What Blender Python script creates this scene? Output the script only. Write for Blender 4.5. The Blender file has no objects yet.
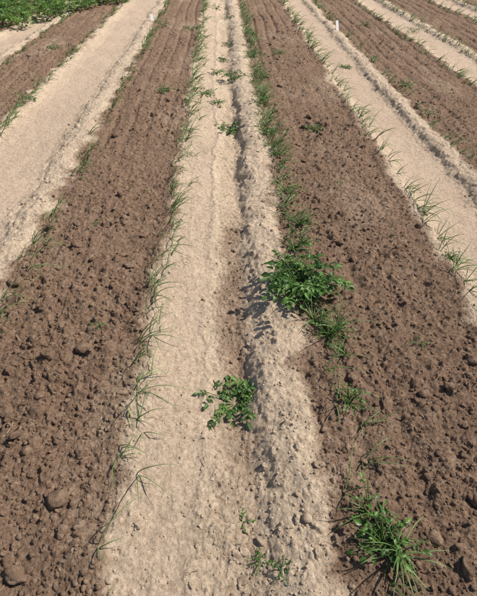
import bpy, math, random
import numpy as np
from mathutils import Vector
random.seed(7); rng=np.random.default_rng(11)
scene=bpy.context.scene

# ---------------- noise helpers ----------------
def h32(ix,iy,seed):
    a=(ix.astype(np.int64)*374761393+iy.astype(np.int64)*668265263+seed*974634777)&0xffffffff
    a=((a^(a>>13))*1274126177)&0xffffffff
    a=a^(a>>16)
    return a/4294967296.0
def vnoise(x,y,seed):
    ix=np.floor(x); iy=np.floor(y); fx=x-ix; fy=y-iy
    fx=fx*fx*(3-2*fx); fy=fy*fy*(3-2*fy)
    a=h32(ix,iy,seed); b=h32(ix+1,iy,seed); c=h32(ix,iy+1,seed); d=h32(ix+1,iy+1,seed)
    return (a*(1-fx)+b*fx)*(1-fy)+(c*(1-fx)+d*fx)*fy-0.5
def fbm(x,y,seed,o=4):
    s=0; a=1; t=0
    for i in range(o):
        s=s+a*vnoise(x,y,seed+i*17); t+=a; a*=0.5
        x,y=1.9*x+0.6*y+3.1,1.9*y-0.6*x+1.7
    return s/t*2
def clods(x,y,cell,dens,seed):
    """faceted clods: ellipsoid cut by a tilted plane per cell"""
    X=x/cell; Y=y/cell
    ix=np.floor(X); iy=np.floor(Y); best=np.zeros_like(X)
    for dx in (-1,0,1):
        for dy in (-1,0,1):
            jx=ix+dx; jy=iy+dy
            px=jx+h32(jx,jy,seed); py=jy+h32(jx,jy,seed+1)
            r=0.18+0.5*h32(jx,jy,seed+2)**2.0
            on=h32(jx,jy,seed+3)<dens
            an=h32(jx,jy,seed+4)*6.2832; ca=np.cos(an); sa=np.sin(an)
            ex=(X-px)*ca+(Y-py)*sa; ey=-(X-px)*sa+(Y-py)*ca
            m=np.maximum(np.maximum(np.abs(ex),np.abs(ey)*1.25),(np.abs(ex)+np.abs(ey))*.78)
            d=np.sqrt(ex*ex+ey*ey*1.5)*.55+m*.45
            h=np.minimum(np.sqrt(np.maximum(0,r*r-d*d))*1.25, np.maximum(0,(r-d)*3.2))
            tl=(h32(jx,jy,seed+5)-.2)*1.3
            h=np.minimum(h,np.maximum(0,r*.72+ex*tl))*on
            best=np.maximum(best,h)
    return best*cell
def sstep(a,b,x):
    t=np.clip((x-a)/(b-a),0,1); return t*t*(3-2*t)

# ---------------- field profile ----------------
P=1.535
def furrow(x):
    k=np.round((x+0.02)/P); u=x+0.02-k*P
    half=np.where(k==-1,0.42,np.where(k==0,0.34,0.31))
    return k,u*0.34/half
kc=np.array([[-.80,.026],[-.42,.026],[-.36,.034],[-.30,.030],[-.20,.014],[-.10,-.004],[-.075,.000],[-.05,-.014],[.03,-.036],[.075,-.046],[.11,-.034],[.152,.006],[.195,.026],[.25,.035],[.31,.031],[.36,.018],[.42,.020],[.80,.026]])
kt=np.array([[-.80,.026],[-.42,.026],[-.36,.032],[-.30,.028],[-.25,.008],[-.18,-.010],[.0,-.018],[.12,-.018],[.17,-.008],[.205,.018],[.25,.031],[.31,.029],[.36,.018],[.42,.020],[.80,.026]])
def masks(x,y):
    w=0.050*fbm(y*1.3,x*0.8,5,3)+0.036*fbm(y*6,x*5,8,3)+.018*fbm(y*22,x*22,9,3)
    k,u=furrow(x+w)
    edge=0.080*fbm(x*8,y*8,21,5)
    dry=1-sstep(.295,.39,np.abs(u)+edge)
    ctr=(k==0)
    damp=sstep(.3,.9,1-np.abs(u-0.05)/0.17)*(0.42+0.9*fbm(x*3,y*1.6,31,3))*np.where(y<2.4,1,.45)
    dry=np.where(ctr,dry*(1-np.clip(damp,0,.8)),dry)
    dry=np.maximum(dry,.20*sstep(.1,.6,fbm(x*2.5,y*1.2,33,5)))
    track=np.where(ctr,0.6*sstep(-.33,-.26,u)*(1-sstep(-.12,-.04,u)),sstep(-.30,-.22,u)*(1-sstep(.12,.18,u)))
    return k,u,np.clip(dry,0,1),track
def height(x,y):
    k,u,dry,track=masks(x,y)
    h=np.where(k==0,np.interp(u,kc[:,0],kc[:,1]),np.interp(u,kt[:,0],kt[:,1]))
    vary=.8+.8*fbm(y*1.7,x*.3,47,4)
    h=h*np.where(h<0,vary,1)
    dist=np.hypot(x,y)
    bed=1-sstep(.30,.42,np.abs(u))
    h=h+0.018*fbm(x*3,y*2,41,3)*(1-0.5*track)+.014*fbm(x*9,y*6,43,3)*(1-.6*track)
    gr=np.abs(((x*6.1+.35*fbm(y*.8,x*.5,55,2))%1)-.5)*2
    h=h-(1-bed)*0.016*sstep(.5,1,gr)*(0.6+fbm(x*2,y*.7,58,2))
    wx=x+0.016*fbm(x*30,y*30,61,3); wy=y+0.016*fbm(x*30+9,y*30+4,63,3)
    big=.12+.88*sstep(-.1,.55,fbm(x*2.2,y*1.8,71,3)+0.03)
    A=(1-track)*(0.42+0.58*(1-dry))
    wall=np.exp(-((np.abs(u)-.2)/.09)**2)*(u>0)
    near=1-sstep(5,14,dist)
    c=clods(wx,wy,.085,.30,101)*0.62*big*(1-bed*0.6)*(1-track)
    c=np.maximum(c,clods(wx,wy,.045,.5,111)*0.8*np.maximum(A*(0.15+.85*big)*(1-.5*bed),wall*.7))
    c=c+clods(wx+.3,wy,.024,.6,121)*0.8*(0.15+0.75*A)*(1-.6*track)
    c=c+clods(wx,wy+.4,.012,.75,131)*0.8*(0.28+0.72*A)*near*(1-.4*track)
    rid=1-np.abs(fbm(x*26,y*26,85,4))*2
    h=h+c+0.010*fbm(x*14,y*14,81,5)*(0.3+.7*A)+.0035*rid*(.3+.7*A)+0.0045*fbm(x*80,y*80,91,3)*near*(0.40+.6*A)
    return h
def H1(x,y): return float(height(np.array([x]),np.array([y]))[0])

# ---------------- materials ----------------
def newmat(n):
    m=bpy.data.materials.new(n); m.use_nodes=True
    nt=m.node_tree; b=nt.nodes["Principled BSDF"]; return m,nt,b
def soil_mat():
    m,nt,b=newmat("field_soil"); N=nt.nodes; L=nt.links
    b.inputs["Roughness"].default_value=.95; b.inputs["Specular IOR Level"].default_value=.08
    tc=N.new("ShaderNodeTexCoord")
    def noise(s,d=6,r=.6):
        n=N.new("ShaderNodeTexNoise"); n.inputs["Scale"].default_value=s; n.inputs["Detail"].default_value=d; n.inputs["Roughness"].default_value=r
        L.new(tc.outputs["Object"],n.inputs["Vector"]); return n
    def attr(a):
        n=N.new("ShaderNodeAttribute"); n.attribute_name=a; return n
    def math_(op,a,b_,clamp=False):
        n=N.new("ShaderNodeMath"); n.operation=op; n.use_clamp=clamp
        for i,v in enumerate((a,b_)):
            if isinstance(v,(int,float)): n.inputs[i].default_value=v
            else: L.new(v,n.inputs[i])
        return n.outputs[0]
    def mix(f,a,c,bt='MIX'):
        n=N.new("ShaderNodeMix"); n.data_type='RGBA'; n.blend_type=bt
        if isinstance(f,(int,float)): n.inputs[0].default_value=f
        else: L.new(f,n.inputs[0])
        for i,v in ((6,a),(7,c)):
            if isinstance(v,tuple): n.inputs[i].default_value=(*v,1)
            else: L.new(v,n.inputs[i])
        return n.outputs[2]
    def ramp(src,lo,hi):
        n=N.new("ShaderNodeMapRange"); n.inputs[1].default_value=lo; n.inputs[2].default_value=hi; L.new(src,n.inputs[0]); return n.outputs[0]
    n1=noise(6); n2=noise(45,8,.7); n3=noise(320,4,.7); n4=noise(1.2,4); n5=noise(14,6,.7)
    vo=N.new("ShaderNodeTexVoronoi"); vo.inputs["Scale"].default_value=110; L.new(tc.outputs["Object"],vo.inputs["Vector"])
    sep=N.new("ShaderNodeSeparateColor"); L.new(vo.outputs["Color"],sep.inputs[0])
    dry=attr("dry").outputs["Fac"]; trk=attr("track").outputs["Fac"]; ton=attr("tone").outputs["Fac"]
    d2=math_('ADD',dry,math_('MULTIPLY',math_('SUBTRACT',n2.outputs[0],.5),.9),True)
    d3=math_('ADD',d2,math_('MULTIPLY',math_('SUBTRACT',n5.outputs[0],.5),.45),True)
    dark=mix(ramp(n2.outputs[0],.3,.7),(.205,.127,.083),(.365,.248,.172))
    light=mix(ramp(n2.outputs[0],.3,.7),(.59,.445,.315),(.83,.675,.505))
    light=mix(math_('MULTIPLY',trk,.5),light,(.66,.49,.365))
    col=mix(d3,dark,light)
    g=mix(ramp(n3.outputs[0],.25,.75),(.68,.67,.66),(1.20,1.19,1.17))
    col=mix(1.0,col,g,'MULTIPLY')
    gv=mix(sep.outputs[0],(.86,.85,.84),(1.11,1.11,1.11))
    col=mix(1.0,col,gv,'MULTIPLY')
    g2=mix(ramp(n4.outputs[0],.3,.7),(.91,.90,.89),(1.06,1.06,1.06))
    col=mix(1.0,col,g2,'MULTIPLY')
    g3=mix(ton,(.76,.74,.72),(1.24,1.24,1.24))
    col=mix(1.0,col,g3,'MULTIPLY')
    L.new(col,b.inputs["Base Color"])
    bp=N.new("ShaderNodeBump"); bp.inputs["Strength"].default_value=1.0; bp.inputs["Distance"].default_value=.006
    nb=noise(170,6,.75); L.new(nb.outputs[0],bp.inputs["Height"])
    bp2=N.new("ShaderNodeBump"); bp2.inputs["Strength"].default_value=.75; bp2.inputs["Distance"].default_value=.016
    nb2=noise(50,6,.65); L.new(nb2.outputs[0],bp2.inputs["Height"]); L.new(bp.outputs[0],bp2.inputs["Normal"])
    L.new(bp2.outputs[0],b.inputs["Normal"])
    return m
SOIL=soil_mat()
def leaf_mat(name,c1,c2,scale=30,trans=.25,rough=.5):
    m,nt,b=newmat(name); N=nt.nodes; L=nt.links
    at=N.new("ShaderNodeAttribute"); at.attribute_name="tone"
    tc=N.new("ShaderNodeTexCoord"); n=N.new("ShaderNodeTexNoise"); n.inputs["Scale"].default_value=scale; n.inputs["Detail"].default_value=4
    L.new(tc.outputs["Object"],n.inputs["Vector"])
    ad=N.new("ShaderNodeMath"); ad.operation='MULTIPLY_ADD'; L.new(n.outputs[0],ad.inputs[0]); ad.inputs[1].default_value=.6
    sb=N.new("ShaderNodeMath"); sb.operation='SUBTRACT'; L.new(at.outputs["Fac"],sb.inputs[0]); sb.inputs[1].default_value=.3
    L.new(sb.outputs[0],ad.inputs[2]); ad.use_clamp=True
    mx=N.new("ShaderNodeMix"); mx.data_type='RGBA'; L.new(ad.outputs[0],mx.inputs[0]); mx.inputs[6].default_value=(*c1,1); mx.inputs[7].default_value=(*c2,1)
    L.new(mx.outputs[2],b.inputs["Base Color"]); b.inputs["Roughness"].default_value=rough; b.inputs["Specular IOR Level"].default_value=.35
    tr=N.new("ShaderNodeBsdfTranslucent"); L.new(mx.outputs[2],tr.inputs["Color"])
    ms=N.new("ShaderNodeMixShader"); ms.inputs[0].default_value=trans
    L.new(b.outputs[0],ms.inputs[1]); L.new(tr.outputs[0],ms.inputs[2])
    L.new(ms.outputs[0],nt.nodes["Material Output"].inputs[0])
    return m
LEAF=leaf_mat("potato_leaf",(.030,.082,.016),(.155,.285,.055),30,.25,.42)
PATCH=leaf_mat("patch_leaf",(.055,.13,.025),(.22,.36,.075),12,.3,.45)
ONION=leaf_mat("onion_leaf",(.09,.17,.045),(.27,.38,.125),40,.2,.42)
STRAW=leaf_mat("dry_straw",(.30,.21,.12),(.62,.50,.34),40,.05,.8)
m,nt,b=newmat("white_plastic"); WHITE=m
nz=nt.nodes.new("ShaderNodeTexNoise"); nz.inputs["Scale"].default_value=60
cr=nt.nodes.new("ShaderNodeValToRGB"); cr.color_ramp.elements[0].color=(.66,.64,.60,1); cr.color_ramp.elements[1].color=(.80,.79,.77,1)
nt.links.new(nz.outputs[0],cr.inputs[0]); nt.links.new(cr.outputs[0],b.inputs["Base Color"]); b.inputs["Roughness"].default_value=.45

# ---------------- mesh building ----------------
def mk_mesh(name,V,F4,mat,attrs=None,smooth=True):
    V=np.asarray(V,dtype=np.float32); F=np.asarray(F4,dtype=np.int32); n=F.shape[1]
    me=bpy.data.meshes.new(name); me.vertices.add(len(V)); me.vertices.foreach_set("co",V.ravel())
    me.loops.add(F.size); me.loops.foreach_set("vertex_index",F.ravel())
    me.polygons.add(len(F)); me.polygons.foreach_set("loop_start",np.arange(0,F.size,n,dtype=np.int32))
    me.update(calc_edges=True)
    me.polygons.foreach_set("use_smooth",np.full(len(F),smooth,dtype=bool))
    for a,v in (attrs or {}).items():
        at=me.attributes.new(a,'FLOAT','POINT'); at.data.foreach_set("value",np.asarray(v,dtype=np.float32))
    me.materials.append(mat); me.validate()
    ob=bpy.data.objects.new(name,me); bpy.context.collection.objects.link(ob); return ob

q=np.concatenate([np.linspace(-6,-.3,40)[:-1],np.exp(np.linspace(math.log(1.0),math.log(17.0),1300))-1.3,
                  np.exp(np.linspace(math.log(17.0),math.log(600),110))[1:]-1.3])
NC=1150
s=np.linspace(-1,1,NC)
wd=np.where(q<0,1.5,0.62*(np.maximum(q,0)+1.3)+0.65)
wd=np.where(q>14,wd*(1+((q-14)/60)),wd)
GX=s[None,:]*wd[:,None]
ext=np.array([3.0,8,30,200,600.])
GX=np.concatenate([-(wd[:,None]+ext[None,::-1]),GX,wd[:,None]+ext[None,:]],1)
GY=np.repeat(q[:,None],GX.shape[1],1)
nr,nc=GX.shape
gx=GX.ravel(); gy=GY.ravel()
gh=height(gx,gy); k_,u_,gd,gt=masks(gx,gy)
idx=np.arange(nr*nc).reshape(nr,nc)
F=np.stack([idx[:-1,:-1],idx[:-1,1:],idx[1:,1:],idx[1:,:-1]],-1).reshape(-1,4)
mk_mesh("soil_field",np.stack([gx,gy,gh],1),F,SOIL,{"dry":gd,"track":gt,"tone":np.full(len(gx),.5)})

import bmesh
def ico(sub):
    bm=bmesh.new(); bmesh.ops.create_icosphere(bm,subdivisions=sub,radius=1)
    v=np.array([x.co[:] for x in bm.verts]); f=np.array([[w.index for w in p.verts] for p in bm.faces]); bm.free(); return v,f
def lump(sub,seed):
    v,f=ico(sub); s=seed*7.3; r=np.random.default_rng(seed)
    for i in range(11):
        n=r.normal(size=3); n/=np.linalg.norm(n); d=r.uniform(.50,.86)
        e=v@n-d; v=v-np.maximum(e,0)[:,None]*n*.93
    n=fbm(v[:,0]*1.6+s,v[:,1]*1.6+v[:,2]*1.7,seed,4)
    n2=fbm(v[:,2]*4+s,v[:,0]*4-v[:,1]*3.1,seed+50,3)
    v=v*(1.15+.30*n+.24*n2)[:,None]; v[:,2]*=.85; v[:,0]*=1.2
    return v,f
big=[lump(3,i+1) for i in range(14)]; small=[lump(2,i+20) for i in range(12)]; tiny=[lump(1,i+40) for i in range(6)]
def scatter_clods(name,n,rmin,rmax,pw,temps,ymax,prob):
    u=rng.random(n)
    y=np.exp(np.log(1.3)+u*(np.log(ymax+1.3)-np.log(1.3)))-1.1
    x=(rng.random(n)*2-1)*(.60*(y+1.3)+.35)
    k,uu,d,t=masks(x,y)
    bigm=sstep(-.1,.5,fbm(x*2.2,y*1.8,71,3)+.05)
    keep=rng.random(n)<prob(d,t,uu,bigm)
    x=x[keep];y=y[keep];d=d[keep];t=t[keep]
    r=rmin+(rmax-rmin)*rng.random(len(x))**pw
    r=np.where(d>.5,np.minimum(r,.45*rmax),r)
    z=height(x,y)
    Vs=[];Fs=[];D=[];T=[];off=0
    for i in range(len(x)):
        v,f=temps[rng.integers(len(temps))]
        a=rng.random()*6.283; c,s_=math.cos(a),math.sin(a)
        w=v*r[i]*np.array([rng.uniform(.75,1.25),rng.uniform(.75,1.2),rng.uniform(.7,1.1)])
        w=np.stack([w[:,0]*c-w[:,1]*s_+x[i],w[:,0]*s_+w[:,1]*c+y[i],w[:,2]+z[i]+r[i]*.15],1)
        Vs.append(w);Fs.append(f+off);off+=len(v)
        D.append(np.full(len(v),d[i]));T.append(np.full(len(v),rng.uniform(.2,.9)))
    D=np.concatenate(D)
    mk_mesh(name,np.concatenate(Vs),np.concatenate(Fs),SOIL,{"dry":D,"track":D*0,"tone":np.concatenate(T)})
ridge=lambda u:np.exp(-((u-.22)/.08)**2)
scatter_clods("soil_clods",3400,.007,.028,3.2,big,9,lambda d,t,u,b:(1-d)*(.12+.7*b)+d*(1-t)*.05+.25*ridge(u))
scatter_clods("soil_crumbs",22000,.003,.010,1.9,small,8,lambda d,t,u,b:(1-d)*(.5+.5*b)+d*(1-t)*.30+.08*t+ridge(u)*.4)
scatter_clods("soil_grit",46000,.0015,.0038,1.3,tiny,4.5,lambda d,t,u,b:.95-.35*d-.2*t)

# ---------------- plants ----------------
class MB:
    def __init__(s): s.v=[];s.f=[];s.t=[]
    def grid(s,rows,tone):
        o=len(s.v); w=len(rows[0])
        for r in rows:
            for p in r: s.v.append((p[0],p[1],p[2])); s.t.append(tone)
        for i in range(len(rows)-1):
            for j in range(w-1):
                a=o+i*w+j; s.f.append((a,a+1,a+w+1,a+w))
    def tube(s,pts,rad,tone,n=4):
        rows=[]
        for i,p in enumerate(pts):
            d=(pts[min(i+1,len(pts)-1)]-pts[max(i-1,0)])
            d=d.normalized() if d.length>1e-9 else Vector((0,0,1))
            a=d.cross(Vector((0.3,.2,1))); a=a.normalized() if a.length>1e-6 else Vector((1,0,0)); b=d.cross(a)
            rows.append([p+(a*math.cos(t)+b*math.sin(t))*rad[i] for t in [2*math.pi*j/n for j in range(n+1)]])
        s.grid(rows,tone)
    def leaflet(s,base,d,up,L,W,droop,tone):
        side=d.cross(up).normalized(); up=side.cross(d).normalized()
        roll=rv(-.5,.5); side,up=side*math.cos(roll)+up*math.sin(roll),up*math.cos(roll)-side*math.sin(roll)
        prof=[(0,.06),(.15,.62),(.36,1),(.60,.82),(.82,.42),(1,.03)]
        rows=[]; ph=random.random()*6
        for t,w in prof:
            c=base+d*(L*t)+up*(-droop*L*t*t)
            e=side*(W*.5*w); lift=up*(W*.20*w); wav=up*(W*.12*math.sin(ph+t*9))
            rows.append([c-e+lift+wav,c-e*.5+lift*.35,c,c+e*.5+lift*.35,c+e+lift-wav])
        s.grid(rows,tone)
    def build(s,name,mat):
        return mk_mesh(name,s.v,s.f,mat,{"tone":s.t})
def rv(a,b): return random.uniform(a,b)
def compound(mb,p,d,L,leafL,n,tone):
    up=Vector((0,0,1)); pts=[]
    for i in range(n+1):
        t=i/n; pts.append(p+d*(L*t)+Vector((0,0,-.35*L*t*t)))
    mb.tube(pts,[.0014*(1-.5*i/n) for i in range(n+1)],.45,3)
    side=d.cross(up).normalized()
    for i in range(1,n+1):
        q_=pts[i]; sc=(.6+.4*i/n)
        if i==n:
            mb.leaflet(q_,(d+Vector((0,0,rv(-.4,.1)))).normalized(),up,leafL*1.25,leafL*.76,rv(.1,.5),tone+rv(-.15,.15))
        else:
            for sg in (-1,1):
                dd=(side*sg+d*rv(.3,.7)+Vector((0,0,rv(-.25,.35)))).normalized()
                mb.leaflet(q_,dd,up,leafL*sc*rv(.8,1.15),leafL*sc*.62,rv(.1,.6),tone+rv(-.15,.15))
def bushy(mb,x,y,R,Hh,stems,leafL,nleaf=4,nl=3):
    z=H1(x,y)-.005
    for i in range(stems):
        a=6.283*i/stems+rv(-.4,.4); out=R*rv(.25,.85); hh=Hh*rv(.45,1.1)
        dirh=Vector((math.cos(a),math.sin(a),0)); b0=Vector((x,y,z))+dirh*R*.08
        pts=[b0+dirh*(out*(t**1.3))+Vector((0,0,hh*(t**.8))) for t in [j/5 for j in range(6)]]
        mb.tube(pts,[.003*(1-.6*j/5) for j in range(6)],.5,4)
        for j in range(nleaf):
            t=.25+.75*(j+rv(0,.8))/nleaf; t=min(t,1); f=t*5; k=min(int(f),4); p=pts[k].lerp(pts[k+1],f-k)
            aa=a+(rv(.5,1.6) if j%2 else -rv(.5,1.6))
            if j==nleaf-1: aa=a+rv(-.4,.4)
            d=Vector((math.cos(aa),math.sin(aa),rv(-.05,.6))).normalized()
            compound(mb,p,d,leafL*rv(1.5,2.2),leafL*rv(.75,1.15),nl,rv(.15,.9))
def potato(name,x,y,R,Hh,stems,leafL,**k):
    mb=MB(); bushy(mb,x,y,R,Hh,stems,leafL,**k); return mb.build(name,LEAF)
def blades(mb,x,y,n,L,r,bias=(.6,.0),spread=.7,fl=0):
    z=H1(x,y)-.006
    for i in range(n):
        a=rv(0,6.283); d=Vector((math.cos(a)*spread+bias[0],math.sin(a)*spread+bias[1],0))
        ll=L*rv(.45,1.15); b0=Vector((x+rv(-.008,.008),y+rv(-.008,.008),z)); bend=rv(.2,1.3); pts=[]; p=b0.copy()
        dn=d.normalized(); el=rv(.65,1.35)-fl; N=8
        for j in range(N+1):
            pts.append(p.copy())
            ang=el-bend*1.5*(j/N)**1.2
            p=p+(dn*math.cos(ang)+Vector((0,0,math.sin(ang))))*(ll/N)
            dn=(dn+Vector((rv(-.12,.12),rv(-.12,.12),0))).normalized()
            if p.z<z+.006: p.z=z+.006
        mb.tube(pts,[r*(.75+.35*math.sin(min(1,j/3)*1.57))*(1-(j/N)**2.2)+.0003 for j in range(N+1)],rv(.1,.95),4)

for (x,y,R,Hh,st,l,nn,n3) in [(.015,1.105,.15,.05,10,.028,3,3),(.37,1.74,.22,.15,21,.036,5,3),(.10,5.45,.14,.11,8,.034,3,3),(.035,4.1,.18,.07,8,.032,3,3)]:
    potato("potato_plant",x,y,R,Hh,st,l,nleaf=nn,nl=n3)
def weed(x,y,n,L,leafy=0,bias=(.2,0),ll=.016):
    mb=MB(); blades(mb,x,y,n,L,.0019,bias,1.0,.15)
    if leafy: bushy(mb,x,y,L*.6,L*.5,leafy,ll,3,2)
    mb.build("weed_clump",ONION if not leafy else LEAF)
weed(.46,.53,12,.14,9,(.2,.1),.024); weed(.49,.50,22,.18,0,(.3,.05)); weed(.44,.62,14,.15,3)
weed(.455,1.42,28,.16,4,(-.1,-.1)); weed(.50,1.47,22,.18,0,(.4,0)); weed(.40,1.52,24,.16,0,(-.2,0));weed(.47,1.05,10,.12,4,(.1,.1))
weed(.50,1.30,10,.15,0,(.3,0)); weed(.46,.80,4,.17,0,(.8,.2)); weed(.50,.95,5,.15,0,(.7,0))
weed(.33,1.95,14,.12,3); weed(1.23,1.98,6,.09,4); weed(.44,2.35,18,.15,2); weed(.40,2.8,16,.14); weed(.38,2.1,18,.13,3)
mb=MB()
for (x,y,R) in [(-.08,5.75,.07),(-.17,4.95,.07),(-.06,4.7,.07),(-.5,8.1,.12),(.72,6.5,.10),(.10,7.3,.09),(.35,3.85,.08),(.78,3.9,.06),
    (-1.95,4.75,.12),(-2.3,6.9,.13),(3.0,8.0,.15),(2.3,8.3,.13),(3.55,6.5,.13),(1.95,5.1,.10),(.12,9.2,.11),(-.1,10.2,.11),(.0,6.4,.06),(-.62,5.0,.05),(1.5,6.0,.05),(.37,4.6,.09),(.42,5.5,.1),(.36,6.4,.1),(.42,7.6,.12),(-.95,8.4,.12)]:
    bushy(mb,x,y,R,R*.7,6,.025,3,2)
for (x,y) in [(.14,.47),(.08,.50),(.03,.62),(-.95,1.0),(-.60,1.5),(.8,2.9),(.95,2.2),(.85,1.35),(-.8,2.4)]:
    bushy(mb,x,y,.03,.02,4,.010,2,2)
mb.build("seedlings",LEAF)
mb=MB()
for row,(x0,x1,y0,y1) in enumerate([(-4.3,-3.1,8.2,8.7),(-5.4,-2.8,8.9,9.4),(-5.6,-2.4,9.8,10.2),(-5.8,-2.0,10.5,11.0),(-6.3,-1.9,11.5,12.0),(-7,-2.0,12.6,13.2),(-8,-2.2,14,14.8)]):
    x=x0
    while x<x1:
        bushy(mb,x+rv(-.1,.1),rv(y0,y1),.33,rv(.18,.32),12,.058,4,3); x+=rv(.25,.42)
mb.build("potato_patch",PATCH)

def onion_row(x0,ymin,ymax,dens,L,bias,step=1):
    mb=MB(); y=ymin
    while y<ymax:
        g=float(vnoise(np.array([y*2.1+x0*9]),np.array([x0*3.]),77)[0])+.5
        if random.random()<dens*(.25+1.15*g):
            blades(mb,x0+rv(-.05,.05),y,random.randint(2,5),L*rv(.6,1.3),.0017+.00015*y,bias,.6,.15)
        y+=rv(.03,.075)*(1+y*.015)*step
    mb.build("onion_row",ONION)
for x0,y0,de,L in [(-.36,.36,.8,.20),(.40,.42,.5,.18),(-1.10,.9,.9,.18),(1.23,1.2,1,.18),(-1.98,2.3,.9,.16),(1.86,2.2,.6,.14),
    (2.66,3.5,.9,.15),(3.25,4.5,.8,.15),(-2.72,3.2,.75,.14),(-3.5,4.5,.7,.14),(4.2,6,.9,.15),(4.8,6.5,.9,.15),(5.75,8,.9,.15),(6.3,8,.9,.15),(-4.3,6,.4,.13)]:
    onion_row(x0,y0,15,de,L,(.6,.0))
onion_row(.43,1.9,10,.95,.14,(.1,0)); onion_row(.36,2.2,9,.6,.13,(-.1,0))
onion_row(-.28,2.2,9,.30,.12,(.3,0))

mb=MB()
for i in range(110):
    y=math.exp(rv(math.log(1.5),math.log(7)))-1.1; x=rv(-1,1)*(.5*(y+1.3)+.2)
    a=rv(0,6.28); l=rv(.015,.06); z=max(H1(x,y),H1(x+l*math.cos(a),y+l*math.sin(a)))+.003
    pts=[Vector((x+l*t*math.cos(a+.3*t),y+l*t*math.sin(a+.3*t),z+.004*math.sin(3*t))) for t in (0,.33,.66,1)]
    mb.tube(pts,[.0010]*4,rv(0,1),4)
mb.build("straw_litter",STRAW)

def label(x,y,w,h):
    z=H1(x,y); bm=bmesh.new()
    prof=[(0,-.04),(w*.5,.0),(w*.5,h*.86),(w*.36,h*.96),(0,h),(-w*.36,h*.96),(-w*.5,h*.86),(-w*.5,.0)]
    f=bm.faces.new([bm.verts.new((a,0,c)) for a,c in prof])
    r=bmesh.ops.extrude_face_region(bm,geom=[f]); bmesh.ops.translate(bm,verts=[e for e in r['geom'] if isinstance(e,bmesh.types.BMVert)],vec=(0,.004,0))
    bmesh.ops.recalc_face_normals(bm,faces=bm.faces)
    me=bpy.data.meshes.new("plant_label"); bm.to_mesh(me); bm.free(); me.materials.append(WHITE)
    ob=bpy.data.objects.new("plant_label",me); ob.location=(x,y,z); ob.rotation_euler=(math.radians(-16),math.radians(4),.75); bpy.context.collection.objects.link(ob)
label(1.81,8.05,.07,.14); label(-1.18,8.85,.055,.10)

# ---------------- light, world, camera ----------------
az=math.radians(76); el=math.radians(47)
sd=Vector((math.sin(az)*math.cos(el),math.cos(az)*math.cos(el),math.sin(el)))
ld=bpy.data.lights.new("sun","SUN"); ld.energy=5.0; ld.angle=math.radians(.5); ld.color=(1,.965,.90)
lo=bpy.data.objects.new("sun",ld); lo.rotation_euler=sd.to_track_quat('Z','Y').to_euler(); lo.location=(5,2,8); bpy.context.collection.objects.link(lo)
w=bpy.data.worlds.new("World"); scene.world=w; w.use_nodes=True
sky=w.node_tree.nodes.new("ShaderNodeTexSky"); sky.sky_type='NISHITA'; sky.sun_disc=False; sky.sun_elevation=el; sky.sun_rotation=az
bg=w.node_tree.nodes["Background"]; bg.inputs[1].default_value=.09; w.node_tree.links.new(sky.outputs[0],bg.inputs[0])
cd=bpy.data.cameras.new("camera"); cd.sensor_fit='VERTICAL'; cd.sensor_height=24; cd.lens=24*450/596; cd.clip_end=2000; cd.clip_start=.05
co=bpy.data.objects.new("camera",cd); co.location=(0,0,1.5); co.rotation_euler=(math.radians(48.87),0,math.radians(-1.78)); bpy.context.collection.objects.link(co)
scene.camera=co
scene.view_settings.view_transform='Standard'; scene.view_settings.look='None'; scene.view_settings.exposure=0
